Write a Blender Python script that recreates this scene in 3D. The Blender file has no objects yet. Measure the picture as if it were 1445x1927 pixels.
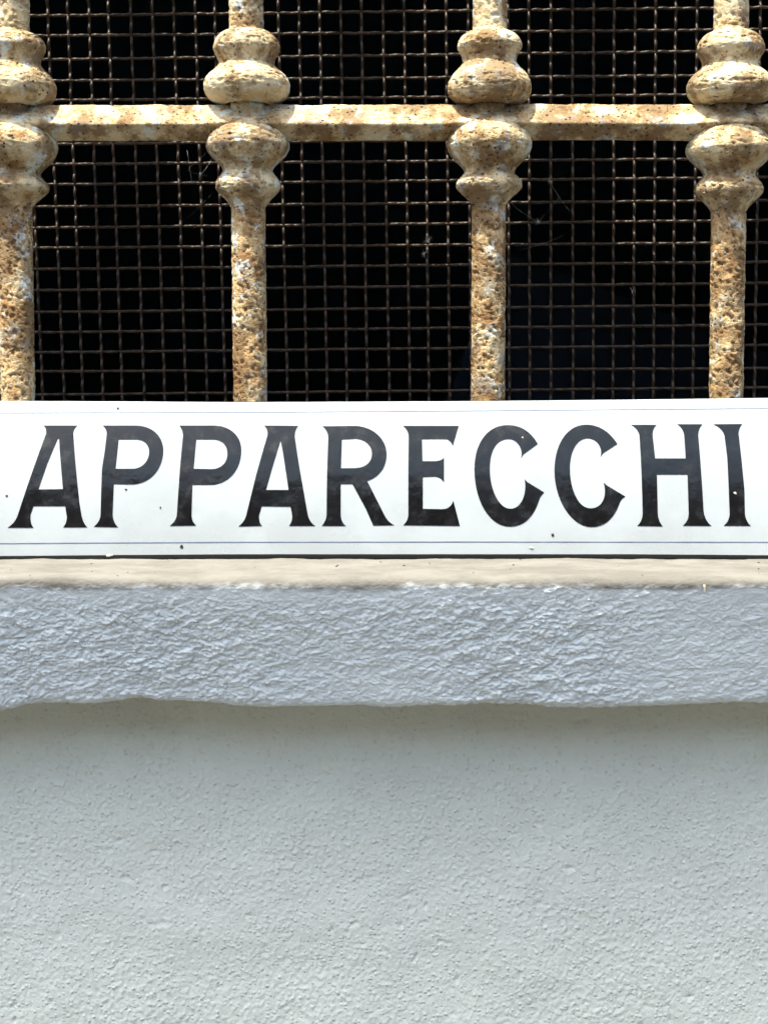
import bpy, bmesh, math, random
import numpy as np
from mathutils import Vector, Matrix

random.seed(7)
rng = np.random.default_rng(7)
scene = bpy.context.scene
COL = scene.collection

# ------------------------------------------------------------------ camera
CAMZ = 1.50                       # eye height above the street
PITCH = math.radians(4.67)         # camera nods slightly down
FPX = 2800.0                      # focal length in photo pixels (photo 1445 x 1927)
cam_d = bpy.data.cameras.new("camera")
cam = bpy.data.objects.new("camera", cam_d)
COL.objects.link(cam)
cam.location = (0, 0, CAMZ)
cam.rotation_euler = (math.radians(90) - PITCH, 0, 0)
cam_d.sensor_fit = 'HORIZONTAL'
cam_d.sensor_width = 36.0
cam_d.lens = 36.0 * FPX / 1445.0
cam_d.clip_start = 0.01
cam_d.clip_end = 2000
scene.camera = cam

# ------------------------------------------------------------------ light
TO_SUN = Vector((-1.00, -0.93, 3.95)).normalized()
world = bpy.data.worlds.new("World")
scene.world = world
world.use_nodes = True
wn = world.node_tree
bg = wn.nodes["Background"]
sky = wn.nodes.new("ShaderNodeTexSky")
sky.sky_type = 'NISHITA'
sky.sun_disc = False
sky.sun_elevation = math.asin(TO_SUN.z)
sky.sun_rotation = math.atan2(TO_SUN.x, TO_SUN.y)
sky.altitude = 200
sky.air_density = 1.0
sky.dust_density = 4.0
sky.ozone_density = 1.0
wn.links.new(sky.outputs[0], bg.inputs[0])
bg.inputs[1].default_value = 0.15
sun_d = bpy.data.lights.new("sun", 'SUN')
sun_d.energy = 3.0
sun_d.angle = math.radians(0.5)
sun_d.color = (1.0, 0.945, 0.86)
sun = bpy.data.objects.new("sun", sun_d)
COL.objects.link(sun)
sun.location = TO_SUN * 20
sun.rotation_euler = (-TO_SUN).to_track_quat('-Z', 'Y').to_euler()
vs = scene.view_settings
vs.view_transform = 'Standard'
vs.look = 'None'
vs.gamma = 1.0
vs.exposure = 1.75
vs.use_white_balance = True
vs.white_balance_temperature = 7100
vs.white_balance_tint = 1
vs.use_curve_mapping = False
scene.cycles.max_bounces = 4
scene.cycles.diffuse_bounces = 2
scene.cycles.adaptive_threshold = 0.03
scene.cycles.use_light_tree = False

# ------------------------------------------------------------------ helpers
CP, SP = math.cos(PITCH), math.sin(PITCH)

def ray(px, py):
    """direction through a photo pixel, scaled so that its Y component is 1"""
    a = (np.asarray(px, float) - 722.5) / FPX
    b = -(np.asarray(py, float) - 963.5) / FPX
    dy = CP + b * SP
    dz = -SP + b * CP
    return a / dy, dz / dy

def at(px, py, Y):
    dx, dz = ray(px, py)
    return np.array([dx * Y, Y + 0 * dx, CAMZ + dz * Y])

# vectorised gradient noise
_perm = rng.permutation(512).astype(np.int64)
_perm = np.concatenate([_perm, _perm])
_g = rng.normal(size=(512, 3))
_g /= np.linalg.norm(_g, axis=1)[:, None]

def perlin(x, y, z):
    xi, yi, zi = np.floor(x).astype(np.int64), np.floor(y).astype(np.int64), np.floor(z).astype(np.int64)
    xf, yf, zf = x - xi, y - yi, z - zi
    u, v, w = [t * t * t * (t * (t * 6 - 15) + 10) for t in (xf, yf, zf)]
    def gr(i, j, k):
        h = _perm[(_perm[(_perm[(xi + i) & 511] + yi + j) & 511] + zi + k) & 511]
        g = _g[h]
        return g[..., 0] * (xf - i) + g[..., 1] * (yf - j) + g[..., 2] * (zf - k)
    def lp(a, b, t): return a + (b - a) * t
    return lp(lp(lp(gr(0,0,0), gr(1,0,0), u), lp(gr(0,1,0), gr(1,1,0), u), v),
              lp(lp(gr(0,0,1), gr(1,0,1), u), lp(gr(0,1,1), gr(1,1,1), u), v), w)

def fbm(x, y, z, octv=4, rough=0.5, lac=2.03):
    s, a = 0, 1.0
    for k in range(octv):
        s = s + a * perlin(x + 17.3 * k, y + 5.1 * k, z - 9.7 * k)
        x, y, z = x * lac, y * lac, z * lac
        a *= rough
    return s

def facets(u, v, seed):
    """broken-chip relief: every cell is a little tilted facet at its own height"""
    ui, vi = np.floor(u).astype(np.int64), np.floor(v).astype(np.int64)
    best = np.full(u.shape, 9.0); out = np.zeros(u.shape)
    rg = np.random.default_rng(seed)
    tab = rg.random((1024, 5))
    for i in (-1, 0, 1):
        for j in (-1, 0, 1):
            cu, cv = ui + i, vi + j
            t = tab[(_perm[(_perm[cu & 511] + cv) & 511] * 2 + (cu & 1)) & 1023]
            du, dv_ = u - cu - t[..., 0], v - cv - t[..., 1]
            d = du * du + dv_ * dv_
            h = (t[..., 2] - 0.5) * 1.2 + (t[..., 3] - 0.5) * 1.6 * du + (t[..., 4] - 0.5) * 1.6 * dv_
            out = np.where(d < best, h, out); best = np.minimum(best, d)
    return out

def sstep(e0, e1, x):
    t = np.clip((x - e0) / (e1 - e0), 0, 1)
    return t * t * (3 - 2 * t)

def link(name, me, parent=None, mat=None):
    o = bpy.data.objects.new(name, me)
    COL.objects.link(o)
    if parent is not None:
        o.parent = parent
        if parent.type == 'EMPTY' or parent.type == 'MESH':
            o.matrix_parent_inverse = Matrix.Identity(4)
    if mat is not None:
        me.materials.clear()
        me.materials.append(mat)
    return o

def tag(o, label=None, cat=None, group=None, kind=None):
    if label: o["label"] = label
    if cat: o["category"] = cat
    if group: o["group"] = group
    if kind: o["kind"] = kind
    return o

def empty(name, loc=(0, 0, 0)):
    o = bpy.data.objects.new(name, None)
    COL.objects.link(o)
    o.location = loc
    o.empty_display_size = 0.05
    return o

def mesh_np(name, verts, faces, smooth=True):
    me = bpy.data.meshes.new(name)
    me.from_pydata([tuple(v) for v in np.asarray(verts).reshape(-1, 3)], [], [tuple(f) for f in faces])
    if smooth:
        me.polygons.foreach_set("use_smooth", np.ones(len(me.polygons), bool))
    me.update()
    return me

def grid_faces(nu, nv, wrap_v=False):
    """faces of a grid indexed i*nv+j"""
    i = np.arange(nu - 1)[:, None]
    j = np.arange(nv if wrap_v else nv - 1)[None, :]
    j2 = (j + 1) % nv
    a = i * nv + j; b = i * nv + j2; c = (i + 1) * nv + j2; d = (i + 1) * nv + j
    return np.stack([a, b, c, d], -1).reshape(-1, 4)

def grid_mesh(name, P, wrap_v=False, flip=False, extra_faces=(), smooth=True):
    nu, nv = P.shape[:2]
    f = grid_faces(nu, nv, wrap_v)
    if flip: f = f[:, ::-1]
    V = P.reshape(-1, 3)
    me = bpy.data.meshes.new(name)
    nf = len(f)
    me.vertices.add(len(V)); me.vertices.foreach_set("co", V.ravel().astype(np.float32))
    me.loops.add(nf * 4); me.loops.foreach_set("vertex_index", f.ravel().astype(np.int32))
    me.polygons.add(nf)
    me.polygons.foreach_set("loop_start", (np.arange(nf) * 4).astype(np.int32))
    if smooth:
        me.polygons.foreach_set("use_smooth", np.ones(nf, bool))
    me.update(calc_edges=True)
    me.validate()
    return me

def float_attr(me, name, vals):
    at_ = me.attributes.new(name, 'FLOAT', 'POINT')
    at_.data.foreach_set("value", np.asarray(vals, np.float32).ravel())

def box_bm(bm, x0, x1, y0, y1, z0, z1, bev=0.0):
    r = bmesh.ops.create_cube(bm, size=1.0)
    vs_ = r['verts']
    for v in vs_:
        v.co = Vector(((x0 + x1) / 2 + v.co.x * (x1 - x0), (y0 + y1) / 2 + v.co.y * (y1 - y0), (z0 + z1) / 2 + v.co.z * (z1 - z0)))
    if bev > 0:
        es = list({e for v in vs_ for e in v.link_edges})
        bmesh.ops.bevel(bm, geom=es, offset=bev, segments=2, affect='EDGES', profile=0.6)

def bm_obj(name, bm, parent=None, mat=None, smooth=False):
    me = bpy.data.meshes.new(name)
    bmesh.ops.recalc_face_normals(bm, faces=bm.faces)
    bm.to_mesh(me); bm.free()
    if smooth:
        me.polygons.foreach_set("use_smooth", np.ones(len(me.polygons), bool))
    return link(name, me, parent, mat)

# ------------------------------------------------------------------ materials
class NT:
    def __init__(self, name):
        self.m = bpy.data.materials.new(name)
        self.m.use_nodes = True
        self.t = self.m.node_tree
        self.b = self.t.nodes["Principled BSDF"]
        self.out = self.t.nodes["Material Output"]
        self.pos = self.t.nodes.new("ShaderNodeNewGeometry").outputs["Position"]
    def n(self, typ, **kw):
        nd = self.t.nodes.new(typ)
        for k, v in kw.items(): setattr(nd, k, v)
        return nd
    def l(self, a, b): self.t.links.new(a, b)
    def sock(self, nd, i, v):
        if isinstance(v, bpy.types.NodeSocket): self.l(v, nd.inputs[i])
        elif v is not None: nd.inputs[i].default_value = v
    def noise(self, scale, detail=4, rough=0.55, stretch=None, off=(0, 0, 0), dist=0.0):
        nd = self.n("ShaderNodeTexNoise")
        v = self.mapping(stretch or (1, 1, 1), off)
        self.l(v, nd.inputs["Vector"])
        nd.inputs["Scale"].default_value = scale
        nd.inputs["Detail"].default_value = detail
        nd.inputs["Roughness"].default_value = rough
        nd.inputs["Distortion"].default_value = dist
        return nd.outputs["Fac"]
    def mapping(self, sc, off=(0, 0, 0)):
        mp = self.n("ShaderNodeMapping")
        self.l(self.pos, mp.inputs[0])
        mp.inputs["Scale"].default_value = sc
        mp.inputs["Location"].default_value = off
        return mp.outputs[0]
    def voro(self, scale, stretch=(1, 1, 1), feature='F1', rand=1.0, out="Distance"):
        nd = self.n("ShaderNodeTexVoronoi", feature=feature)
        self.l(self.mapping(stretch), nd.inputs["Vector"])
        nd.inputs["Scale"].default_value = scale
        nd.inputs["Randomness"].default_value = rand
        return nd.outputs[out]
    def ramp(self, f, a, b, lo=0.0, hi=1.0):
        nd = self.n("ShaderNodeMapRange", interpolation_type='SMOOTHSTEP')
        self.l(f, nd.inputs[0])
        for i, v in enumerate((a, b, lo, hi)): nd.inputs[i + 1].default_value = v
        return nd.outputs[0]
    def math(self, op, a, b=None, c=None, clamp=False):
        nd = self.n("ShaderNodeMath", operation=op, use_clamp=clamp)
        for i, v in enumerate((a, b, c)): self.sock(nd, i, v)
        return nd.outputs[0]
    def mix(self, f, a, b, blend='MIX'):
        nd = self.n("ShaderNodeMix", data_type='RGBA', blend_type=blend)
        self.sock(nd, 0, f)
        for i, v in ((6, a), (7, b)):
            if isinstance(v, tuple) and len(v) == 3: v = v + (1.0,)
            self.sock(nd, i, v)
        return nd.outputs[2]
    def bump(self, h, dist, strength=1.0, prev=None):
        nd = self.n("ShaderNodeBump")
        nd.inputs["Strength"].default_value = strength
        nd.inputs["Distance"].default_value = dist
        self.l(h, nd.inputs["Height"])
        if prev is not None: self.l(prev, nd.inputs["Normal"])
        return nd.outputs[0]
    def attr(self, name):
        return self.n("ShaderNodeAttribute", attribute_name=name).outputs["Fac"]
    def set(self, **kw):
        for k, v in kw.items():
            k = {"color": "Base Color", "rough": "Roughness", "normal": "Normal", "spec": "Specular IOR Level", "metal": "Metallic"}[k]
            if isinstance(v, bpy.types.NodeSocket): self.l(v, self.b.inputs[k])
            else:
                if isinstance(v, tuple) and len(v) == 3: v = v + (1.0,)
                self.b.inputs[k].default_value = v
        return self.m

def mat_iron():
    m = NT("old painted iron")
    wear = m.attr("wear")
    pitv = m.attr("pit")
    big = m.noise(60, 5, 0.62)
    mid = m.noise(230, 4, 0.62, off=(3, 1, 2))
    fine = m.noise(620, 3, 0.6, off=(7, 3, 1))
    pale_n = m.noise(105, 4, 0.62, off=(1, 8, 4))
    # old layered paint: cream yellow, ochre stained, bluish white remains
    paint = m.mix(m.ramp(big, 0.38, 0.60), (0.50, 0.375, 0.215), (0.63, 0.53, 0.36))
    paint = m.mix(m.ramp(m.math('ADD', pale_n, m.math('MULTIPLY', wear, 0.008)), 0.56, 0.62), paint, (0.60, 0.63, 0.61))
    # rusted iron: light ochre crust, brown, dark pits
    rust = m.mix(m.ramp(fine, 0.32, 0.52), (0.33, 0.195, 0.092), (0.55, 0.385, 0.21))
    rust = m.mix(m.ramp(big, 0.36, 0.50), (0.29, 0.165, 0.078), rust)
    s = m.math('ADD', m.math('MULTIPLY', big, 0.35), m.math('MULTIPLY', mid, 0.65))
    s = m.math('ADD', s, m.math('MULTIPLY', m.math('SUBTRACT', pale_n, 0.5), 0.45))
    thr = m.math('SUBTRACT', s, m.math('MULTIPLY', wear, 0.125))
    mask = m.ramp(thr, 0.345, 0.40)                       # 1 = paint still on
    col = m.mix(mask, rust, paint)
    # brown grime lying in soft cloudy patches over the paint
    st = m.noise(38, 7, 0.66, stretch=(1.2, 1.2, 0.8), off=(2, 6, 3))
    stain = m.ramp(m.math('ADD', st, m.math('MULTIPLY', m.math('SUBTRACT', mid, 0.5), 0.35)), 0.425, 0.585)
    col = m.mix(m.math('MULTIPLY', stain, 0.80), col, (0.16, 0.092, 0.044))
    # rust pits and specks
    pit = m.ramp(m.voro(300), 0.10, 0.26, 1.0, 0.0)
    pit = m.math('MULTIPLY', pit, m.ramp(st, 0.38, 0.52))
    col = m.mix(m.math('MULTIPLY', pit, 0.8), col, (0.07, 0.038, 0.02))
    col = m.mix(m.math('MULTIPLY', pitv, 0.68), col, (0.14, 0.072, 0.033))
    h = m.math('ADD', m.math('MULTIPLY', mask, 0.5), m.math('MULTIPLY', fine, 0.8))
    h = m.math('SUBTRACT', h, m.math('MULTIPLY', pit, 0.9))
    nb = m.bump(h, 0.0009, 0.9)
    return m.set(color=col, rough=0.85, normal=nb, spec=0.15)

def mat_wire():
    m = NT("rusty wire")
    n1 = m.noise(300, 4, 0.6)
    n2 = m.noise(60, 3, 0.6, off=(4, 4, 4))
    c = m.mix(m.ramp(n1, 0.35, 0.65), (0.012, 0.007, 0.005), (0.048, 0.028, 0.019))
    c = m.mix(m.ramp(n2, 0.45, 0.65, 0, 0.5), c, (0.034, 0.025, 0.020))
    return m.set(color=c, rough=0.42, normal=m.bump(m.noise(900, 3, 0.6), 0.0003, 0.8), spec=0.36)

def mat_enamel():
    m = NT("white enamel")
    n1 = m.noise(22, 5, 0.6)
    n2 = m.noise(190, 4, 0.6, off=(3, 3, 0))
    c = m.mix(m.ramp(n1, 0.36, 0.64, 0, 0.9), (0.385, 0.42, 0.465), (0.335, 0.367, 0.40))
    sp = m.ramp(m.noise(420, 3, 0.5, off=(6, 1, 5)), 0.72, 0.80, 0, 0.3)
    c = m.mix(sp, c, (0.28, 0.25, 0.21))
    c = m.mix(m.ramp(n2, 0.60, 0.80, 0, 0.22), c, (0.55, 0.50, 0.42))
    r = m.ramp(n1, 0.35, 0.7, 0.16, 0.34)
    return m.set(color=c, rough=r, normal=m.bump(m.noise(45, 2, 0.4), 0.0006, 0.35), spec=0.5)

def mat_black_enamel():
    m = NT("black enamel")
    n1 = m.noise(130, 5, 0.62)
    n2 = m.noise(38, 4, 0.6, off=(1, 1, 4))
    n3 = m.noise(700, 3, 0.6, off=(2, 5, 1))
    c = m.mix(m.ramp(n1, 0.42, 0.72, 0, 0.4), (0.004, 0.004, 0.005), (0.022, 0.023, 0.026))
    c = m.mix(m.ramp(n3, 0.72, 0.80, 0, 0.4), c, (0.12, 0.12, 0.12))
    r = m.math('ADD', m.ramp(n2, 0.35, 0.65, 0.13, 0.24), m.ramp(n1, 0.5, 0.7, 0, 0.16))
    return m.set(color=c, rough=r, normal=m.bump(m.noise(70, 3, 0.5), 0.0010, 0.4), spec=0.5)

def mat_plain(name, col, rough=0.6, spec=0.3, nscale=90, var=0.25):
    m = NT(name)
    n1 = m.noise(nscale, 5, 0.6)
    d = tuple(c * (1 - var) for c in col)
    return m.set(color=m.mix(m.ramp(n1, 0.35, 0.65), col, d), rough=rough, spec=spec,
                 normal=m.bump(m.noise(nscale * 5, 3, 0.6), 0.0003, 0.5))

def mat_stone():
    m = NT("rough limestone")
    n1 = m.noise(14, 5, 0.6, stretch=(1, 1, 1.6))
    n2 = m.noise(160, 5, 0.65, stretch=(0.6, 1, 1), off=(2, 2, 2))
    n3 = m.noise(900, 4, 0.65, stretch=(0.6, 0.8, 1), off=(5, 5, 2))
    c = m.mix(m.ramp(n1, 0.35, 0.65), (0.75, 0.815, 0.875), (0.70, 0.765, 0.83))  # front face lightened and blued to look like skylit shade
    c = m.mix(m.ramp(n2, 0.45, 0.75, 0, 0.4), c, (0.65, 0.69, 0.73))
    # bare stone top, its colour darkened to offset the direct sun
    top = m.attr("top")
    tc = m.mix(m.ramp(m.noise(60, 5, 0.65, stretch=(0.5, 1, 1), off=(1, 0, 0)), 0.38, 0.64), (0.186, 0.179, 0.170), (0.142, 0.134, 0.126))
    c = m.mix(top, c, tc)
    sp = m.ramp(m.noise(650, 2, 0.5, off=(8, 8, 2)), 0.72, 0.77, 0, 0.6)
    c = m.mix(sp, c, (0.13, 0.11, 0.09))
    h = m.math('ADD', m.math('MULTIPLY', n2, 0.7), m.math('MULTIPLY', n3, 0.4))
    return m.set(color=c, rough=0.9, normal=m.bump(h, 0.0013, 0.7), spec=0.05)

def mat_plaster():
    m = NT("painted roughcast plaster")
    n1 = m.noise(9, 5, 0.6)
    c = m.mix(m.ramp(n1, 0.35, 0.65), (0.755, 0.790, 0.755), (0.705, 0.740, 0.708))
    c = m.mix(m.ramp(m.noise(30, 4, 0.6, off=(3, 0, 3)), 0.5, 0.8, 0, 0.3), c, (0.655, 0.675, 0.655))
    vn = m.n("ShaderNodeTexVoronoi", feature='F1')
    m.l(m.mapping((1, 1, 1.05)), vn.inputs["Vector"]); vn.inputs["Scale"].default_value = 430
    pres = m.n("ShaderNodeSeparateColor"); m.l(vn.outputs["Color"], pres.inputs[0])
    grain = m.math('MULTIPLY', m.ramp(vn.outputs["Distance"], 0.05, 0.60, 1.0, 0.0), m.ramp(pres.outputs[0], 0.25, 0.9))
    pits = m.math('MULTIPLY', m.ramp(m.voro(250), 0.05, 0.22, 1.0, 0.0), m.ramp(m.noise(45, 3, 0.5, off=(2, 2, 8)), 0.46, 0.60))
    h = m.math('SUBTRACT', m.math('ADD', grain, m.math('MULTIPLY', m.noise(1200, 2, 0.5), 0.5)), m.math('MULTIPLY', pits, 0.9))
    return m.set(color=c, rough=0.75, normal=m.bump(h, 0.0007, 0.75), spec=0.3)

IRON, WIRE, ENAMEL, BLACK = mat_iron(), mat_wire(), mat_enamel(), mat_black_enamel()
STONE, PLASTER = mat_stone(), mat_plaster()
BLUE = mat_plain("blue line enamel", (0.13, 0.16, 0.27), 0.3, 0.5)
RIM = mat_plain("black chipped rim", (0.012, 0.012, 0.012), 0.45, 0.5, 300)
WOOD = mat_plain("dark window wood", (0.03, 0.022, 0.016), 0.6, 0.2, 40)
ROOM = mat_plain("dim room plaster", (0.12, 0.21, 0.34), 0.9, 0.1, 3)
STREET = mat_plain("street paving", (0.06, 0.054, 0.046), 0.9, 0.2, 1.5)
OCHRE = mat_plain("ochre plaster", (0.22, 0.17, 0.12), 0.9, 0.1, 1.2)
TILE = mat_plain("roof tile", (0.30, 0.14, 0.08), 0.9, 0.1, 6)
SHUT = mat_plain("green shutter paint", (0.03, 0.07, 0.05), 0.6, 0.3, 5)
CHIP = mat_plain("dark chip", (0.03, 0.024, 0.02), 0.8, 0.1, 400)
PALE = mat_plain("pale chip", (0.60, 0.56, 0.46), 0.8, 0.1, 400)
FLUFF = mat_plain("white fluff", (0.62, 0.62, 0.60), 0.9, 0.1, 400)

def mat_glass():
    m = NT("old window glass")
    t = m.t
    tr = m.n("ShaderNodeBsdfTransparent"); tr.inputs[0].default_value = (0.85, 0.88, 0.88, 1)
    gl = m.n("ShaderNodeBsdfGlossy"); gl.inputs["Roughness"].default_value = 0.06
    gl.inputs[0].default_value = (0.8, 0.85, 0.9, 1)
    m.l(m.bump(m.noise(6, 2, 0.4), 0.004, 0.3), gl.inputs["Normal"])
    fr = m.n("ShaderNodeFresnel"); fr.inputs[0].default_value = 1.05
    mx = m.n("ShaderNodeMixShader")
    m.l(fr.outputs[0], mx.inputs[0]); m.l(tr.outputs[0], mx.inputs[1]); m.l(gl.outputs[0], mx.inputs[2])
    m.l(mx.outputs[0], m.out.inputs[0])
    return m.m
GLASS = mat_glass()

# ------------------------------------------------------------------ layout (depths from the camera, metres)
Y_SILL = 0.739      # front edge of the stone sill
Y_SIGN = 0.790      # foot of the sign
Y_WALL = 0.811      # plaster face
Y_BAR = 0.824       # axis of the upright bars
Y_MESH = 0.880      # wire mesh
Y_GLASS = 0.939
WIN_X0, WIN_X1 = -0.46, 0.46
Z_LINTEL = CAMZ + 0.72

# ------------------------------------------------------------------ ground, and an unseen house added to block low sky and darken reflections
bm = bmesh.new(); bmesh.ops.create_grid(bm, x_segments=4, y_segments=4, size=150)
g = bm_obj("ground", bm, None, STREET); tag(g, kind="structure")

added_house = empty("house", (0, -11.6, 0))
tag(added_house, "unseen ochre house with green shutters, added to darken reflections in the lettering", "house")
bm = bmesh.new(); box_bm(bm, -16, 16, -7.0, 0, 0, 6.8)
bm_obj("wall", bm, added_house, OCHRE)
bm = bmesh.new()
pv = [bm.verts.new(p) for p in ((-16.3, 0.4, 6.8), (16.3, 0.4, 6.8), (16.3, -3.5, 7.8), (-16.3, -3.5, 7.8), (16.3, -7.4, 6.8), (-16.3, -7.4, 6.8))]
for q in ((0, 1, 2, 3), (3, 2, 4, 5), (1, 4, 2), (0, 3, 5), (0, 5, 4, 1)): bm.faces.new([pv[i] for i in q])
bm_obj("roof", bm, added_house, TILE)
bm = bmesh.new(); box_bm(bm, -0.55, 0.55, 0.004, 0.05, 1.2, 2.7, 0.01)
w0 = bm_obj("shutter", bm, added_house, SHUT)
w0.location.x = -12.5
for i in range(1, 6):
    w = w0.copy(); COL.objects.link(w); w.parent = added_house; w.location.x = -12.5 + 5 * i

# ------------------------------------------------------------------ the house with the barred window
house = empty("house", (0, Y_WALL, 0))
tag(house, "white roughcast plaster wall below the stone window sill", "wall")
# plaster field below the sill: fine displaced sheet where the photo looks, plain slabs elsewhere
zs_top = CAMZ - 0.115
nx, nz = 740, 310
zb = CAMZ - 0.385
xs = np.linspace(-0.25, 0.25, nx); zs = np.linspace(zb, zs_top - 0.015, nz)
X, Z = np.meshgrid(xs, zs, indexing='ij')
lump = fbm(X * 22, Z * 22, X * 0 + 3, 3) * 0.0016
dens = sstep(-0.40, 0.40, fbm(X * 12, Z * 12, X * 0 + 9, 3))
wX = X + 0.0012 * perlin(X * 150, Z * 150, X * 0 + 8.1)
wZ = Z + 0.0012 * perlin(X * 150, Z * 150, X * 0 + 2.6)
gr1 = perlin(wX * 480, wZ * 450, X * 0 + 1.7)
gr2 = perlin(wX * 330, wZ * 310, X * 0 + 5.2)
gr3 = perlin(X * 620, Z * 620, X * 0 + 3.2)
grain = (np.clip(gr1, -0.1, 1) * (0.0007 + 0.0006 * dens) + sstep(0.22, 0.55, gr2) * (0.0001 + 0.0007 * dens)
         + 0.0003 * gr3 - sstep(0.30, 0.5, perlin(X * 190, Z * 190, X * 0 + 7.7)) * 0.0010 * (1 - dens))
edge = np.minimum(np.minimum(X + 0.25, 0.25 - X), Z - zb) / 0.02
edge = np.clip(edge, 0, 1)
D = (lump + grain) * edge + 0.0015 * edge
P = np.stack([X, -D, Z], -1)
link("plaster_field", grid_mesh("plaster_field", P), house, PLASTER)
bm = bmesh.new()
T = 0.34
box_bm(bm, -4, 4, 0.0, T, 0.0, zb)
box_bm(bm, -4, -0.25, 0.0, T, zb, zs_top)
box_bm(bm, 0.25, 4, 0.0, T, zb, zs_top)
box_bm(bm, -0.25, 0.25, 0.004, T, zb, zs_top)
box_bm(bm, -4, WIN_X0, 0.0, T, zs_top, Z_LINTEL)
box_bm(bm, WIN_X1, 4, 0.0, T, zs_top, Z_LINTEL)
box_bm(bm, -4, 4, 0.0, T, Z_LINTEL, 5.2)
bm_obj("wall", bm, house, PLASTER)
bm = bmesh.new()
# the unlit room: five inward sides
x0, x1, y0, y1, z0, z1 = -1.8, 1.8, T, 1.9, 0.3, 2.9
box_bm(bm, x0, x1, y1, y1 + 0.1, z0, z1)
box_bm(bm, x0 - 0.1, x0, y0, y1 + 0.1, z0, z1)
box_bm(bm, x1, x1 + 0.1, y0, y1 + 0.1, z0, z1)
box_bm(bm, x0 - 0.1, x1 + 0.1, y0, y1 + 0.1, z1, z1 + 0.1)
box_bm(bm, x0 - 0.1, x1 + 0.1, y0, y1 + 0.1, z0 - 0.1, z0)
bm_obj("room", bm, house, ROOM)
win = empty("window", (0, Y_GLASS - Y_WALL, 0)); win.parent = house
zw0, zw1 = CAMZ - 0.10, Z_LINTEL
bm = bmesh.new()
box_bm(bm, WIN_X0, WIN_X0 + 0.05, -0.02, 0.025, zw0, zw1, 0.003)
box_bm(bm, WIN_X1 - 0.05, WIN_X1, -0.02, 0.025, zw0, zw1, 0.003)
box_bm(bm, WIN_X0 + 0.051, WIN_X1 - 0.051, -0.02, 0.025, zw1 - 0.05, zw1, 0.003)
box_bm(bm, WIN_X0 + 0.051, WIN_X1 - 0.051, -0.02, 0.025, zw0, zw0 + 0.05, 0.003)
bm_obj("window_frame", bm, win, WOOD)
bm = bmesh.new(); box_bm(bm, WIN_X0 + 0.046, WIN_X1 - 0.046, -0.002, 0.002, zw0 + 0.046, zw1 - 0.046)
bm_obj("pane", bm, win, GLASS)

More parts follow.
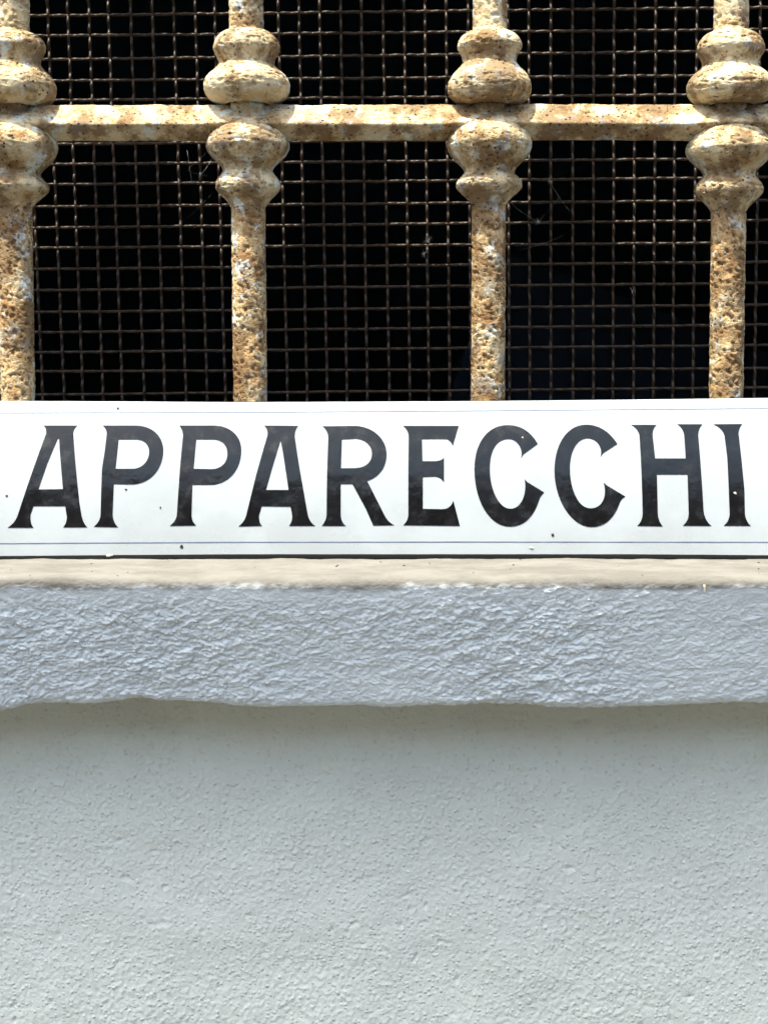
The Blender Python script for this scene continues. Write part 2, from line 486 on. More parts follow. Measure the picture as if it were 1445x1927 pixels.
# ------------------------------------------------------------------ stone sill
def build_sill():
    zt = float(at(722, 1087, Y_SILL)[2])                    # top front arris
    zsg = float(at(722, 1052, Y_SIGN)[2])                   # height at the sign's foot
    slope = (zsg - zt) / (Y_SIGN - Y_SILL)
    zb_ = float(at(722, 1334, Y_SILL + 0.021)[2])
    # profile from the back of the top, over the arris, down the undercut face, under the nose to the wall
    pts = []
    yb = Y_GLASS - 0.03
    for y in np.linspace(yb, Y_SIGN + 0.02, 24): pts.append((y, zt + slope * (y - Y_SILL), 1.0))
    for y in np.linspace(Y_SIGN + 0.019, Y_SILL + 0.0046, 64): pts.append((y, zt + slope * (y - Y_SILL), 1.0))
    R1 = 0.0045
    cy, cz = Y_SILL + R1, zt + slope * R1 - R1
    R2 = 0.0055
    u_ = math.atan2(0.0195, (cz - zb_) * 0.95)               # how far the face leans in under the arris
    for a in np.linspace(90, 180 + math.degrees(u_), 16)[1:]:
        r = math.radians(a); pts.append((cy + R1 * math.cos(r), cz + R1 * math.sin(r), float(1 - sstep(110, 175, a))))
    y_a, z_a = pts[-1][0], pts[-1][1]
    z_b = zb_ + R2
    y_b = y_a + (z_a - z_b) * math.tan(u_)
    for t in np.linspace(0, 1, 140)[1:]: pts.append((y_a + (y_b - y_a) * t, z_a + (z_b - z_a) * t, 0.0))
    for a in np.linspace(180 + math.degrees(u_), 268, 18)[1:]:
        r = math.radians(a); pts.append((y_b + R2 * math.cos(u_) + R2 * math.cos(r), z_b + R2 * math.sin(u_) + R2 * math.sin(r), 0.0))
    y_c, z_c = pts[-1][0], pts[-1][1]
    for t in np.linspace(0, 1, 18)[1:]: pts.append((y_c + (Y_WALL + 0.03 - y_c) * t, z_c, 0.0))
    pr = np.array(pts)
    dy = np.gradient(pr[:, 0]); dz = np.gradient(pr[:, 1])
    ln = np.hypot(dy, dz); ny, nz_ = dz / ln, -dy / ln       # outward normal
    s = np.concatenate([[0], np.cumsum(np.hypot(np.diff(pr[:, 0]), np.diff(pr[:, 1])))])
    L = 0.52
    xs = np.concatenate([np.linspace(-L, -0.21, 50), np.arange(-0.2095, 0.2095, 0.00054), np.linspace(0.21, L, 50)])
    Xg, Sg = np.meshgrid(xs, s, indexing='ij')
    front = np.broadcast_to(1 - pr[:, 2], Xg.shape)
    # tooled, flaky stone: elongated chips
    wx = Xg + 0.003 * perlin(Xg * 90, Sg * 90, Xg * 0 + 2)
    wsg = Sg + 0.002 * perlin(Xg * 80, Sg * 110, Xg * 0 + 7) + 0.06 * Xg * perlin(Xg * 5, Sg * 8, Xg * 0)
    wsg = wsg + 0.16 * Xg                                  # tool strokes rise a little to the right
    n_a = perlin(wx * 70, wsg * 110, Xg * 0 + 0.3)
    n_b = perlin(wx * 190, wsg * 290, Xg * 0 + 4.3)
    n_c = perlin(wx * 330, wsg * 460, Xg * 0 + 8.3)
    n_d = perlin(wx * 640, wsg * 820, Xg * 0 + 3.9)
    amp = 0.5 + 0.7 * sstep(-0.35, 0.35, perlin(Xg * 11 + 4, Sg * 14, Xg * 0 + 3.3))
    f1 = facets(wx * 150, wsg * 250, 5)
    f2 = facets(wx * 330 + 7, wsg * 480, 6)
    rough = 0.95 * amp * (0.0010 * n_a + 0.00045 * f1 + 0.00050 * f2 + 0.0007 * n_c + 0.0008 * n_d)
    broad = 0.0026 * perlin(Xg * 9, Sg * 7, Xg * 0 + 6.1) + 0.0013 * perlin(Xg * 24, Sg * 20, Xg * 0 + 1.1)
    topn = 0.00022 * perlin(Xg * 260, Sg * 520, Xg * 0 + 1.4) + 0.00075 * fbm(Xg * 45, Sg * 90, Xg * 0 + 2.2, 4) + 0.0006 * perlin(Xg * 28, Sg * 10, Xg * 0 + 5)
    calm = sstep(0.0, 0.35, np.broadcast_to((zt - pr[:, 1]) / (zt - zb_), Xg.shape)) * 0.85 + 0.15
    d = front * (rough * calm + broad) + (1 - front) * topn
    # the nose's lower edge wanders
    wav = 0.0064 * perlin(Xg * 12 + 3.1, Xg * 0 + 1.2, Xg * 0) + 0.0028 * perlin(Xg * 36, Xg * 0 + 4, Xg * 0)
    low = sstep(0.55, 1.0, np.broadcast_to(np.clip((zt - pr[:, 1]) / (zt - zb_), 0, 1), Xg.shape)) * front
    Yg = pr[None, :, 0] + ny[None, :] * d
    Zg = pr[None, :, 1] + nz_[None, :] * d + wav * low
    me = grid_mesh("stone_sill", np.stack([Xg, Yg, Zg], -1))
    arr = np.broadcast_to((zt - pr[:, 1]) / (zt - zb_), Xg.shape) + 0.035 * perlin(Xg * 60, Sg * 60, Xg * 0 + 2.7) + 0.02 * perlin(Xg * 240, Sg * 240, Xg * 0 + 2.7)
    float_attr(me, "top", np.minimum(1.0, 1 - sstep(0.042, 0.105, arr)))  # colour split placed where the sun gives way to shade
    o = link("stone_sill", me, None, STONE)
    tag(o, "rough grey stone window sill, top toned for the sun, under the white sign", "window sill")
    return pr, slope, zt
sill_prof, SL, ZT = build_sill()

def sill_z(y): return ZT + SL * (y - Y_SILL)

# ------------------------------------------------------------------ wire mesh
PITCH_W = 38.55 * Y_MESH / FPX
mesh_t = empty("wire_mesh", (0, Y_MESH, CAMZ + 0.2))
tag(mesh_t, "rusty woven wire mesh behind the window bars", "wire mesh")
mesh_t.rotation_euler = (math.radians(2.5), math.radians(-0.55), 0)
WR = 0.00098
def wire_mesh_data(n_half, name):
    """one crimped wire along X, centred on a crossing"""
    L = n_half * PITCH_W
    per = 16
    t = np.linspace(-L, L, int(2 * n_half * per) + 1)
    ph = 3 * math.pi * t / PITCH_W
    y = -0.8 * WR * np.cos(ph)
    dy = 0.8 * WR * 3 * math.pi / PITCH_W * np.sin(ph)
    k = 7
    a = np.linspace(0, 2 * math.pi, k, endpoint=False)
    wob = perlin(t * 60, t * 0 + 1.3, t * 0) * 0.0004
    tx = 1 / np.hypot(1, dy); ty = dy / np.hypot(1, dy)
    rr = WR * (1 + 0.10 * perlin(t[:, None] * 500, np.cos(a)[None] * 2, np.sin(a)[None] * 2 + 4))
    Px = t[:, None] - ty[:, None] * np.cos(a)[None] * rr
    Py = y[:, None] + tx[:, None] * np.cos(a)[None] * rr
    Pz = np.sin(a)[None] * rr + wob[:, None]
    return grid_mesh(name, np.stack([Px, Py, Pz], -1), wrap_v=True)
NXW = 34; NZW = 34
hw = wire_mesh_data(NXW + 1, "wire"); hw.materials.append(WIRE)
vw = wire_mesh_data(NZW + 1, "wire"); vw.materials.append(WIRE)
# phase: a vertical wire passes photo x=557 at y=20, a horizontal wire passes y=302 at x=500
pv_ = at(557, 110, Y_MESH); ph_ = at(500, 302, Y_MESH)
offx = (pv_[0] + 0.0015) % PITCH_W
offz = (ph_[2] - mesh_t.location.z) % PITCH_W
jit = np.random.default_rng(3)
def wire(data, loc, rot):
    o = bpy.data.objects.new("wire", data); COL.objects.link(o)
    o.parent = mesh_t; o.location = loc; o.rotation_euler = rot
    return o
for j in range(-20, 46):
    z = offz + j * PITCH_W
    if not (CAMZ - 0.085 < z + mesh_t.location.z < Z_LINTEL - 0.02): continue
    # neighbours pass on opposite sides: shift by one pitch
    wire(hw, (offx + (j % 2) * PITCH_W, 0, z + jit.normal() * 0.0004), (0, jit.normal() * 0.0016, 0))
for i in range(-36, 37):
    x = offx + i * PITCH_W
    if not (WIN_X0 + 0.006 < x < WIN_X1 - 0.006): continue
    zc = offz + 9 * PITCH_W
    o = wire(vw, (x + jit.normal() * 0.0004, 0, zc + ((i + 1) % 2) * PITCH_W), (0, math.radians(90) + jit.normal() * 0.0016 + math.radians(-0.35), 0))

# ------------------------------------------------------------------ grille
grille = empty("window_grille", (0, Y_BAR, CAMZ - 0.04))
tag(grille, "old iron window grille with flaking cream paint and turned collars", "window grille")
def rel(P): return P - np.array([0, Y_BAR, CAMZ - 0.04])

def smooth_prof(ctrl, n):
    """Catmull-Rom through (z, r) control points"""
    c = np.array(ctrl, float)
    c = np.vstack([2 * c[0] - c[1], c, 2 * c[-1] - c[-2]])
    out = []
    segs = len(c) - 3
    per = max(2, n // segs)
    for k in range(segs):
        p0, p1, p2, p3 = c[k:k + 4]
        t = np.linspace(0, 1, per, endpoint=False)[:, None]
        out.append(0.5 * ((2 * p1) + (-p0 + p2) * t + (2 * p0 - 5 * p1 + 4 * p2 - p3) * t ** 2 + (-p0 + 3 * p1 - 3 * p2 + p3) * t ** 3))
    out.append(c[-2][None])
    return np.vstack(out)

def lathe(name, prof, axis, seed, pit=0.0, lump=0.0, na=72, parent=None, wear=0.3):
    """prof rows (z, r) world z; axis(z)->(x) ; pitted by noise"""
    z = prof[:, 0]; r = prof[:, 1]
    a = np.linspace(0, 2 * math.pi, na, endpoint=False)
    Zg, A = np.meshgrid(z, a, indexing='ij')
    R = np.broadcast_to(r[:, None], Zg.shape).copy()
    cx, cy, cz = np.cos(A) * R + seed * 1.7, np.sin(A) * R, Zg
    fade = sstep(0.0, 0.0015, R)
    n1 = perlin(cx * 480, cy * 480, cz * 430)
    n2 = perlin(cx * 620 + 3, cy * 620, cz * 560)
    n3 = perlin(cx * 110, cy * 110, cz * 90 + 7)
    pv = sstep(0.10, 0.36, n1 + 0.3 * n2 + 0.25 * n3)
    pits = -pv * 1.1 + 0.45 * n2 + 0.15
    R = R + fade * (pit * pits + lump * n3)
    ax = axis(Zg)
    P = np.stack([ax + np.cos(A) * R, Y_BAR + np.sin(A) * R, Zg], -1)
    me = grid_mesh(name, rel(P), wrap_v=True, flip=True)
    w = np.broadcast_to(np.asarray(wear if np.ndim(wear) else np.full(len(z), wear))[:, None], Zg.shape)
    float_attr(me, "wear", w)
    float_attr(me, "pit", pv * sstep(0.35, 0.9, w))
    return link(name, me, parent, IRON)

def px2z(py, px=722): return float(at(px, py, Y_BAR)[2])
KPX = Y_BAR / FPX
# bar axis: photo x at y=0 and y=750, vertical offset (px) of its collars
bars = [(22, 34, 2, 4), (463, 471, 0, 0), (922, 918, -1, -1), (1376, 1366, 2, 8)]
up_c = [(54, 31), (58.5, 34), (62, 43), (67, 50), (73, 55), (79.5, 58.3), (87, 60.2), (92, 60), (98, 57.5), (104, 54), (112, 50.8), (119, 50), (124, 52.5), (132, 59.7), (140, 68), (147, 73.5), (155, 77.3), (162, 78.4), (172, 77.6), (180, 74.5), (187, 69), (193, 58), (198, 40)]
lo_c = [(222, 30), (226, 42), (231, 50), (237, 58), (246, 66), (255, 72.5), (263, 76.4), (274, 78.5), (283, 76), (291, 72), (298, 66.5), (304.6, 60), (311, 53), (317, 48), (323, 46.5), (328, 48.5), (335, 54.5), (343, 60), (350, 61.3), (356, 59.5), (361, 55.6), (368, 48.5), (374, 42), (381, 36), (388, 31.5)]
Z_BAR = float(at(722, 230, Y_BAR)[2])   # mid height of the visible cross bar
UP_SHIFT = 0.1290                                      # unseen cross bar above, height set from its shadow on the mesh
Z_FOOT, Z_TOP = CAMZ - 0.105, Z_LINTEL + 0.02
x_pairs = []
def make_bar(i, x_of, du, dl, fine=True):
    z_a = np.arange(Z_FOOT, px2z(-40), 0.0008 if fine else 0.004)
    z_b = np.linspace(px2z(-40), Z_TOP, 90)
    z = np.concatenate([z_a, z_b])
    wr = 1.05 - 1.0 * sstep(px2z(430), px2z(100), z)
    pa = np.stack([z, np.full_like(z, 31.2 * KPX)], -1)
    pitf = 0.0010 if fine else 0.0004
    b = lathe("upright_bar", pa, x_of, i, pit=pitf, lump=0.0006, na=60, parent=grille, wear=wr)
    for ctrl, dd in ((up_c, du), (lo_c, dl)):
        kr = 1 + 0.02 * math.sin(i * 2.3 + (0 if ctrl is up_c else 1.7))
        pr = smooth_prof([(px2z(y + dd + 2.0 * math.sin(i * 3.1 + y * 0.045)), r * KPX * (kr if r > 36 else 1)) for y, r in ctrl], 150 if fine else 48)
        pr = pr[::-1]
        ww = 0.12 if ctrl is up_c else 0.32
        c = lathe("collar", pr, x_of, i + 5, pit=0.00085, lump=0.0005, na=96 if fine else 40, parent=b, wear=ww)
    for k, (dz, both) in enumerate(((UP_SHIFT, True), (0.40, True))):
        for ctrl in ((up_c, lo_c) if both else (up_c,)):
            pr = smooth_prof([(px2z(y) + dz, r * KPX) for y, r in ctrl], 40)[::-1]
            lathe("collar", pr, x_of, i + 9 + k, pit=0.0002, lump=0.0006, na=40, parent=b, wear=0.3)
    return b
bar_x = []
for i, (xa, xb, du, dl) in enumerate(bars):
    A_, B_ = at(xa, 0, Y_BAR), at(xb, 750, Y_BAR)
    def x_of(z, A_=A_, B_=B_):
        t = (z - B_[2]) / (A_[2] - B_[2])
        t = np.clip(t, -1, 1.4)
        return B_[0] + (A_[0] - B_[0]) * t
    bar_x.append(float(x_of(np.array(Z_BAR))))
    make_bar(i, x_of, du, dl, True)
for i, x in ((6, bar_x[0] - 0.132), (7, bar_x[-1] + 0.132)):
    bar_x.append(x)
    make_bar(i, lambda z, x=x: x + 0 * z, 0, 0, False)

def cross_bar(zc_off, fine=True, deep=None):
    """iron bar that swells forward where an upright passes through it"""
    if deep is None:
        V4 = np.array([(0.0, 0.0104), (-0.0098, -0.0024), (0.0, -0.0104), (0.0098, -0.0002)])   # top, front, bottom, back
        rr_ = 0.30
    else:
        V4 = np.array([(deep / 2, 0.0053), (-deep / 2, 0.0053), (-deep / 2, -0.0053), (deep / 2, -0.0053)])
        rr_ = 0.20
    sec = []
    for k in range(4):                                       # rounded corners
        p0, p1, p2 = V4[k - 1], V4[k], V4[(k + 1) % 4]
        l_ = rr_ * 0.5 * min(np.hypot(*(p0 - p1)), np.hypot(*(p2 - p1)))
        a_ = p1 + (p0 - p1) / np.hypot(*(p0 - p1)) * l_; b_ = p1 + (p2 - p1) / np.hypot(*(p2 - p1)) * l_
        for t in np.linspace(0, 1, 6): sec.append((1 - t) ** 2 * a_ + 2 * t * (1 - t) * p1 + t * t * b_)
    sec = np.array(sec)
    # refine the flat runs
    out = []
    for k in range(len(sec)):
        p, q = sec[k], sec[(k + 1) % len(sec)]
        n = max(1, int(np.hypot(*(q - p)) / (0.0011 if fine else 0.004)))
        for t in np.arange(n) / n: out.append(p + (q - p) * t)
    sec = np.array(out)
    xs = np.arange(WIN_X0 - 0.03, WIN_X1 + 0.03, 0.0011 if fine else 0.004)
    swell = np.zeros_like(xs)
    for bx in bar_x: swell = np.maximum(swell, np.exp(-((xs - bx) / 0.020) ** 2))
    zc = np.interp(xs, [at(0, 0, Y_BAR)[0], 0, at(1445, 0, Y_BAR)[0]], [Z_BAR - 0.0003, Z_BAR, Z_BAR + 0.0004]) + zc_off
    zc = zc + 0.0006 * perlin(xs * 18, xs * 0 + 1.5, xs * 0)
    Sy = sec[:, 0][None] * (1 + 0.75 * swell[:, None])
    Sz = sec[:, 1][None] * (1 + 0.05 * swell[:, None])
    Xg = np.broadcast_to(xs[:, None], Sy.shape)
    n1 = perlin(Xg * 300, Sy * 330, Sz * 330 + zc_off * 50)
    n2 = perlin(Xg * 640, Sy * 640, Sz * 640 + 3)
    n3 = perlin(Xg * 60, Sy * 90, Sz * 90 + 1)
    topside = sstep(-0.004, 0.004, Sz)
    dsp = (0.35 + 0.65 * topside) * (-np.clip(n1 + 0.2 * n2, 0, 1) * 0.0009 + 0.0003 * n2) + 0.0006 * n3
    ln = np.hypot(Sy, Sz) + 1e-9
    P = np.stack([Xg, Y_BAR + Sy + dsp * Sy / ln, zc[:, None] + Sz + dsp * Sz / ln], -1)
    me = grid_mesh("cross_bar", rel(P), wrap_v=True, flip=True)
    float_attr(me, "wear", np.clip(0.30 + 0.25 * topside + 0.2 * swell[:, None], 0, 1))
    return link("cross_bar", me, grille, IRON)
cross_bar(0.0)
cross_bar(UP_SHIFT, False, 0.027)  # unseen bar, made deeper to lengthen its shadow on the mesh
cross_bar(0.40, False)

# ------------------------------------------------------------------ enamel sign
sign = empty("enamel_sign", (0, Y_SIGN, float(at(722, 1050, Y_SIGN)[2])))
tag(sign, "white enamel sign lettered APPARECCHI in black, leaning on the window bars", "sign")
SO = np.array(sign.location)
vv = np.linspace(-0.02, 0.16, 1801)
TH0, TH1, HS = math.radians(5.5), math.radians(23.0), 0.083
th = TH0 + (TH1 - TH0) * np.clip(vv / HS, -0.3, 1.6)
i0 = int(np.argmin(np.abs(vv)))
dv = vv[1] - vv[0]
py_ = np.cumsum(np.sin(th)) * dv; pz_ = np.cumsum(np.cos(th)) * dv
SY = Y_SIGN + py_ - py_[i0]
SZ = float(at(722, 1044, Y_SIGN)[2]) + pz_ - pz_[i0]

def on_sign(px, py):
    """photo pixel -> (X, v) on the sign's curved face"""
    dx, dz = ray(px, py)
    px = np.atleast_1d(dx); dzs = np.atleast_1d(dz)
    v = np.empty_like(px)
    for k, m_ in enumerate(dzs):
        gfun = SZ - CAMZ - m_ * SY
        v[k] = np.interp(0.0, gfun, vv)
    return px * np.interp(v, vv, SY), v

def sign_pt(X, v, off=0.0):
    y = np.interp(v, vv, SY); z = np.interp(v, vv, SZ); t = np.interp(v, vv, th)
    return np.stack([X, y - np.cos(t) * off, z + np.sin(t) * off], -1) - SO

edge_x = np.array([-230, 0, 225, 450, 900, 1200, 1445, 1690])
top_y = np.array([757, 757.5, 758.5, 760, 758, 755, 752, 749])
bot_y = np.array([1047, 1046.5, 1044.5, 1043, 1043, 1043, 1045, 1047])
pxs = np.linspace(-230, 1690, 260)
tY = np.interp(pxs, edge_x, top_y); bY = np.interp(pxs, edge_x, bot_y)
# smooth the edge lines a little and let them wander like hand-cut enamel
ker = np.hanning(31); ker /= ker.sum()
tY = np.convolve(np.pad(tY, 15, 'edge'), ker, 'valid') + 0.35 * perlin(pxs * 0.02, pxs * 0, pxs * 0 + 2)
bY = np.convolve(np.pad(bY, 15, 'edge'), ker, 'valid') + 0.35 * perlin(pxs * 0.02, pxs * 0 + 3, pxs * 0)
XT, VT = on_sign(pxs, tY); XB, VB = on_sign(pxs, bY)
tt = np.linspace(0, 1, 60)
Vg = VB[:, None] + (VT - VB)[:, None] * tt[None]
# straight ends: use X from the horizontal position at mid height
Xm = (XT + XB) / 2
Xg = np.broadcast_to(Xm[:, None], Vg.shape)
front = sign_pt(Xg, Vg)
# curl top and bottom edges back and close the back of the plate
rim_n = 5
def curl(row_v, sgn):
    out = []
    for a in np.linspace(0, 90, rim_n + 1)[1:]:
        r = math.radians(a); rad = 0.0016
        out.append(sign_pt(Xm, row_v + sgn * rad * math.sin(r), -(rad - rad * math.cos(r))))
    return out
topc = curl(VT, 1)
full = np.concatenate([front] + [np.stack([p], 1) for p in topc] + [sign_pt(Xm, VT + 0.0016, -0.006)[:, None]], axis=1)
link("plate", grid_mesh("plate", full, flip=True), sign, ENAMEL)
# black rim along the foot
rows = [sign_pt(Xm, VB, 0.00012)]
for a in np.linspace(0, 80, 6):
    r = math.radians(a); rad = 0.0030
    rows.append(sign_pt(Xm, VB - 0.0002 - rad * math.sin(r), 0.00012 - (rad - rad * math.cos(r))))
rows.append(sign_pt(Xm, VB - 0.0034, -0.009))
Rm = np.stack(rows, 1)
link("rim", grid_mesh("rim", Rm), sign, RIM)
rows = [sign_pt(Xm, VT + 0.0012, -0.0022), sign_pt(Xm, VT + 0.0019, -0.0022), sign_pt(Xm, VT + 0.0019, -0.007)]
link("rim", grid_mesh("rim", np.stack(rows, 1), flip=True), sign, RIM)
# wooden backing board
bk = np.stack([sign_pt(Xm, VB - 0.003, -0.0062), sign_pt(Xm, VT - 0.004, -0.0062), sign_pt(Xm, VT - 0.004, -0.0135), sign_pt(Xm, VB - 0.003, -0.0135)], 1)
link("backing_board", grid_mesh("backing_board", bk, wrap_v=True, smooth=False), sign, WOOD)
# fine blue border lines
def line(ys, hw_, name="border_line"):
    ly = np.interp(pxs, [-230, 0, 450, 900, 1445, 1690], ys)
    wv = 0.00005 * perlin(pxs * 0.03, pxs * 0 + 5, pxs * 0)
    X_, V_ = on_sign(pxs, ly)
    wd = hw_ * (1 + 0.5 * perlin(pxs * 0.011, pxs * 0 + 8, pxs * 0))
    rows = [sign_pt(X_, V_ + wv - wd, 0.0001), sign_pt(X_, V_ + wv + wd, 0.0001)]
    link(name, grid_mesh(name, np.stack(rows, 1), flip=True), sign, BLUE)
line([777, 777, 776, 773, 768.5, 767], 0.00016)
line([1023, 1023, 1020.5, 1020, 1020.5, 1021], 0.00026)

C5 = (3.0104, 0, 740); C6 = (3.0104, 440, 740); C7 = (2.470, 860, 740)
LET = [
 ("A", C5, ["M248 183 L440 183 Q418 197 415 228 L426 380 L450 620 L462 692 Q472 738 495 760 L357 760 Q378 738 379 702 L370 640 L190 640 L173 688 Q169 735 190 762 L42 762 Q84 738 101 690 L262 228 Q264 198 248 183",
            "M218 545 L268 400 L327 260 L336 257 L338 312 L357 543"]),
 ("P", C5, ["M582 183 L770 183 C870 184 925 250 925 322 C925 432 850 517 740 517 L645 515 L638 690 Q644 738 670 760 L530 757 Q565 732 570 690 L578 430 L595 320 L605 230 Q604 200 582 183",
            "M672 262 L770 262 C820 263 845 295 845 330 C845 390 800 428 750 428 L655 428 L665 335"]),
 ("P", C5, ["M1015 183 L1215 183 C1310 186 1367 245 1367 322 C1367 440 1290 519 1190 519 L1090 519 L1085 690 Q1086 728 1112 750 L960 752 Q998 727 1002 690 L1022 400 L1037 240 Q1036 206 1015 183",
            "M1112 262 L1210 262 C1262 265 1288 297 1288 342 C1288 397 1250 430 1195 430 L1097 428"]),
 ("A", C6, ["M172 183 L365 185 Q345 207 345 246 L368 400 L418 685 Q428 732 462 752 L312 752 Q333 727 330 690 L322 643 L158 641 L143 690 Q140 732 160 752 L25 755 Q61 731 72 685 L130 450 L190 240 Q196 206 172 183",
            "M265 268 L278 335 L310 548 L182 548 L222 410"]),
 ("R", C6, ["M502 187 L690 185 C790 190 865 260 865 345 C865 432 810 480 755 497 L850 685 Q872 732 910 748 L790 750 L745 650 L672 515 L605 515 L605 690 Q608 732 635 752 L497 752 Q522 727 525 690 L528 450 L535 250 Q533 210 502 187",
            "M612 262 L690 258 C750 262 782 300 782 342 C782 392 745 421 690 424 L607 425"]),
 ("E", C6, ["M958 185 L1273 185 L1240 298 Q1228 268 1205 260 L1065 260 L1068 385 L1140 385 Q1178 382 1190 365 L1190 505 Q1172 476 1140 472 L1070 475 L1070 655 L1180 657 Q1230 655 1243 608 L1280 752 L958 748 Q985 727 988 690 L988 450 L990 240 Q986 206 958 185"]),
 ("C", C7, ["M375 236 C345 182 300 148 235 148 C135 148 80 240 80 352 C80 500 150 620 245 620 C322 620 362 560 383 490 Q390 475 405 461 L325 412 L313 398 C326 450 306 537 248 537 C190 537 152 440 152 352 C152 270 180 213 240 213 C280 213 310 262 296 303 L308 284"]),
 ("C", C7, ["M745 236 C710 180 660 146 600 146 C508 146 452 240 452 362 C452 492 530 622 625 622 C702 622 738 560 757 505 Q765 490 782 480 L695 428 L680 414 C698 470 680 535 620 535 C555 535 524 430 524 350 C524 265 560 210 605 210 C652 210 680 256 665 297 L680 278"]),
 ("H", C7, ["M808 147 L927 147 Q908 162 908 195 L920 303 L1062 303 L1055 195 Q1050 160 1022 144 L1140 144 Q1120 165 1120 195 L1145 545 Q1150 592 1182 617 L1048 616 Q1075 596 1076 560 L1070 378 L928 378 L932 555 Q935 597 956 619 L836 617 Q860 597 862 560 L855 330 L847 195 Q840 163 808 147"]),
 ("I", C7, ["M1190 144 L1325 143 Q1308 162 1308 190 L1335 450 L1337 560 Q1342 597 1365 617 L1238 616 Q1265 596 1266 560 L1255 300 L1242 195 Q1230 160 1190 144"]),
]
def path(s, tf):
    pts = []
    tok = s.replace("M", " M ").replace("L", " L ").replace("Q", " Q ").replace("C", " C ").split()
    i = 0; cur = None
    def g(n):
        nonlocal i
        r = [float(t) for t in tok[i:i + n]]; i += n
        return np.array(r).reshape(-1, 2)
    while i < len(tok):
        c = tok[i]; i += 1
        if c == "M": cur = g(2)[0]; pts.append(cur)
        elif c == "L": cur = g(2)[0]; pts.append(cur)
        elif c == "Q":
            p = g(4)
            for t in np.linspace(0, 1, 8)[1:]: pts.append((1 - t) ** 2 * cur + 2 * t * (1 - t) * p[0] + t * t * p[1])
            cur = p[1]
        elif c == "C":
            p = g(6)
            for t in np.linspace(0, 1, 15)[1:]: pts.append((1 - t) ** 3 * cur + 3 * t * (1 - t) ** 2 * p[0] + 3 * t * t * (1 - t) * p[1] + t ** 3 * p[2])
            cur = p[2]
    P = np.array(pts)
    if np.hypot(*(P[0] - P[-1])) < 1e-6: P = P[:-1]
    k, ox, oy = tf
    return P[:, 0] / k + ox, P[:, 1] / k + oy

for ch, tf, paths in LET:
    bm = bmesh.new()
    edges = []
    for s in paths:
        a, b = path(s, tf)
        X_, V_ = on_sign(a, b)
        vs_ = [bm.verts.new((x, v, 0)) for x, v in zip(X_, V_)]
        edges += [bm.edges.new((vs_[k], vs_[(k + 1) % len(vs_)])) for k in range(len(vs_))]
    bmesh.ops.triangle_fill(bm, edges=edges, use_beauty=True, use_dissolve=False)
    lo_v = min(v.co.y for v in bm.verts); hi_v = max(v.co.y for v in bm.verts)
    for c in np.linspace(lo_v, hi_v, 22)[1:-1]:
        bmesh.ops.bisect_plane(bm, geom=bm.verts[:] + bm.edges[:] + bm.faces[:], plane_co=(0, c, 0), plane_no=(0, 1, 0), dist=1e-6)
    for v in bm.verts:
        p = sign_pt(np.array(v.co.x), np.array(v.co.y), 0.0002)
        v.co = Vector([float(t) for t in p])
    for f in bm.faces:
        f.normal_update()
        if f.normal.y > 0: f.normal_flip()
    me = bpy.data.meshes.new("letter"); bm.to_mesh(me); bm.free()
    me.polygons.foreach_set("use_smooth", np.ones(len(me.polygons), bool))
    link("letter", me, sign, BLACK)["label"] = "black letter " + ch

# chips and rust dots in the enamel
def chip(px, py, r, mat, sx=1.0):
    X_, V_ = on_sign(np.array([px]), np.array([py]))
    n = 11
    a = np.linspace(0, 2 * math.pi, n, endpoint=False)
    rr = r * (1 + 0.35 * np.array([random.uniform(-1, 1) for _ in range(n)]))
    ring = sign_pt(X_[0] + np.cos(a) * rr * sx, V_[0] + np.sin(a) * rr, 0.00025)
    ring2 = sign_pt(X_[0] + np.cos(a) * rr * 0.6 * sx, V_[0] + np.sin(a) * rr * 0.6, 0.0004)
    V = np.vstack([ring, ring2, ring2.mean(0)[None]])
    F = [(k, (k + 1) % n, n + (k + 1) % n, n + k) for k in range(n)] + [(n + k, n + (k + 1) % n, 2 * n) for k in range(n)]
    link("chip", mesh_np("chip", V, F), sign, mat)
for px, py, r, m_, sx in ((222, 768.5, 0.0007, CHIP, 1), (13, 933, 0.0005, CHIP, 1.4), (237, 921, 0.0005, CHIP, 1.3), (302, 955, 0.0006, CHIP, 0.8),
        (342, 1029, 0.0009, CHIP, 1), (1040, 1007, 0.0008, CHIP, 1), 
        (206, 1045, 0.0007, PALE, 2.4), 
        (983, 823, 0.0005, PALE, 1), (1383, 928, 0.0006, PALE, 1.3), (1000, 1031, 0.0006, PALE, 2.5)):
    chip(px, py, r, m_, sx)

# ------------------------------------------------------------------ small things
# grit lying on the sill top
bm = bmesh.new()
gr = random.Random(11)
for k in range(60):
    x = gr.uniform(-0.26, 0.26); y = gr.uniform(Y_SILL + 0.004, Y_SIGN - 0.002)
    s = gr.uniform(0.00012, 0.0004)
    m4 = Matrix.Translation((x, y, sill_z(y) + s * 0.5)) @ Matrix.Rotation(gr.uniform(0, 6.3), 4, 'Z') @ Matrix.Diagonal((s * gr.uniform(1, 2.6), s, s * 0.7, 1))
    bmesh.ops.create_icosphere(bm, subdivisions=1, radius=1.0, matrix=m4)
go = bm_obj("grit", bm, None, CHIP)
tag(go, "dark grit lying on the sunlit top of the sill", "grit", kind="stuff")

# a board added in the unlit room to give its faint blue shapes
bm = bmesh.new()
box_bm(bm, -0.19, 0.19, -0.012, 0.012, 0.0, 1.40, 0.003)
bo = bm_obj("board", bm, None, mat_plain("blue grey board", (0.035, 0.055, 0.085), 0.6, 0.3, 4))
bo.location = (-0.13, 1.50, 0.3); bo.rotation_euler = (math.radians(-9), math.radians(20), math.radians(8))
tag(bo, "blue grey board added for the faint shapes in the dark room behind the right bars", "board")

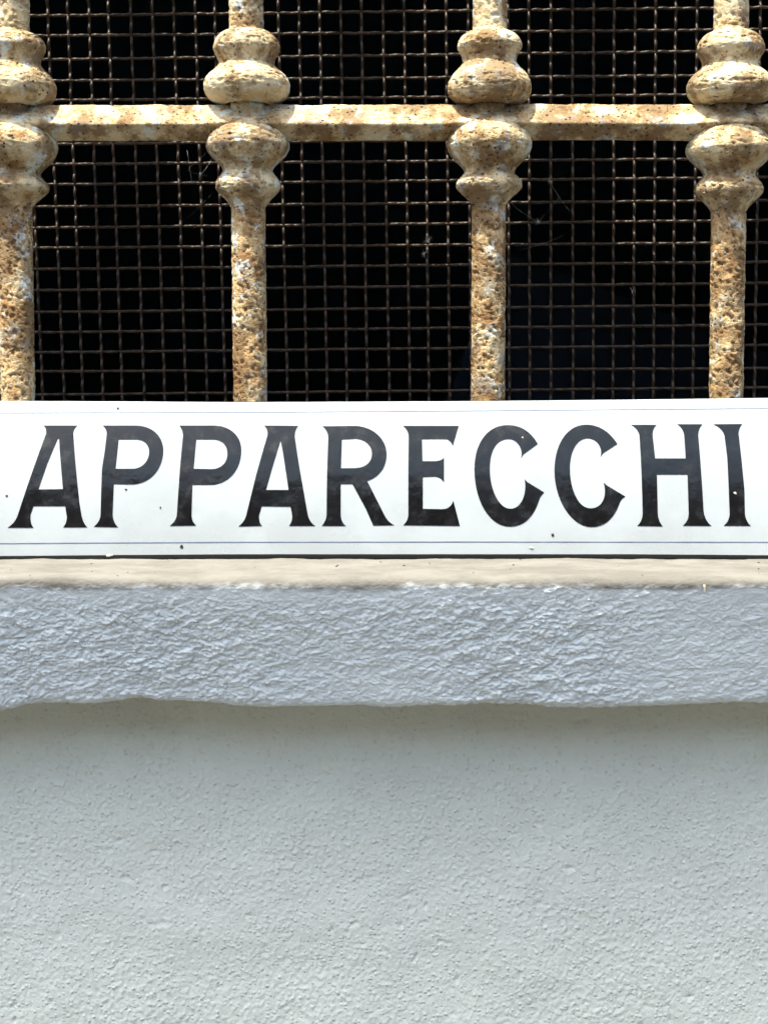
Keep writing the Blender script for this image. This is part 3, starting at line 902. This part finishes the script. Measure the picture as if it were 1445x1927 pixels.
# a little flake of old limewash on the sill's edge
fl = at(1325, 1107, Y_SILL + 0.0005)
V = [(-0.0011, 0, 0.0016), (0.0, -0.0009, 0.0022), (0.0012, 0, 0.0015), (0.0005, -0.0010, 0.0006), (0.0006, -0.0008, -0.0016), (-0.0003, -0.0010, -0.0020), (-0.0004, -0.0011, 0.0007), (0, 0.002, 0.0)]
F = [(0, 6, 1), (1, 6, 3), (1, 3, 2), (6, 5, 3), (5, 4, 3), (0, 7, 6), (6, 7, 5), (5, 7, 4), (4, 7, 3), (3, 7, 2), (2, 7, 1), (1, 7, 0)]
fo = link("limewash_flake", mesh_np("limewash_flake", V, F, False), None, PALE); fo.location = fl
tag(fo, "small cream flake clinging to the sill's front edge at the right", "flake")

# seed fluff caught in the wires
def fluff(px, py, size, n, seed, label):
    c = at(px, py, Y_MESH - 0.004)
    r = random.Random(seed)
    V, F = [], []
    for k in range(n):
        d = Vector((r.gauss(0, 1), r.gauss(0, 0.6), r.gauss(0, 1))).normalized() * size * r.uniform(0.5, 1)
        side = d.cross(Vector((0, 1, 0.2))).normalized() * 0.00009
        up = Vector((0, -1, 0)) * 0.00009
        b = len(V)
        for q in (side, -side * 0.5 + up, -side * 0.5 - up): V.append(tuple(q))
        V.append(tuple(d))
        F += [(b, b + 1, b + 3), (b + 1, b + 2, b + 3), (b + 2, b, b + 3)]
    o = link("seed_fluff", mesh_np("seed_fluff", V, F, False), None, FLUFF)
    o.location = c
    tag(o, label, "seed fluff", "seed fluff caught in the mesh")
# slack cobweb threads between wires and bars
def cobweb(pts, label, seed):
    V, F = [], []
    rr = random.Random(seed)
    o0 = at(*pts[0][0], Y_MESH - 0.012)
    for a_, b_ in pts:
        A_ = at(*a_, Y_MESH - rr.uniform(0.002, 0.03)) - o0; B_ = at(*b_, Y_MESH - rr.uniform(0.002, 0.03)) - o0
        n = 14; base = len(V)
        for k in range(n + 1):
            t = k / n
            c = A_ + (B_ - A_) * t + np.array([0, 0, -4 * t * (1 - t) * rr.uniform(0.0008, 0.0012)])
            for a in range(3):
                V.append(tuple(c + 0.00005 * np.array([math.cos(a * 2.1), math.sin(a * 2.1), math.cos(a * 2.1 + 1)])))
        for k in range(n):
            for a in range(3):
                F.append((base + k * 3 + a, base + k * 3 + (a + 1) % 3, base + (k + 1) * 3 + (a + 1) % 3, base + (k + 1) * 3 + a))
    o = link("cobweb", mesh_np("cobweb", V, F), None, FLUFF); o.location = o0
    tag(o, label, "cobweb", "cobwebs on the mesh")
cobweb([((352, 282), (362, 345)), ((405, 268), (352, 318)), ((362, 345), (398, 300)), ((340, 420), (400, 362)), ((352, 318), (392, 330))], "fine cobweb threads left of the second bar's lower collar", 1)
cobweb([((960, 380), (1012, 416)), ((1012, 416), (1060, 360)), ((975, 470), (1060, 442)), ((1034, 341), (1075, 400))], "fine cobweb threads right of the third bar's lower collar", 2)
fluff(803, 452, 0.0050, 34, 1, "larger white seed fluff on the mesh beside the second bar gap")
fluff(797, 476, 0.0034, 18, 2, "small white seed fluff just below the larger tuft")
fluff(1013, 416, 0.0032, 26, 3, "white seed tuft on the mesh right of the third bar's collar")
fluff(1190, 548, 0.0042, 8, 4, "thin pale wisp on the mesh between the two right bars")
fluff(1034, 341, 0.0034, 14, 5, "faint white fluff under the cross bar right of the third bar")
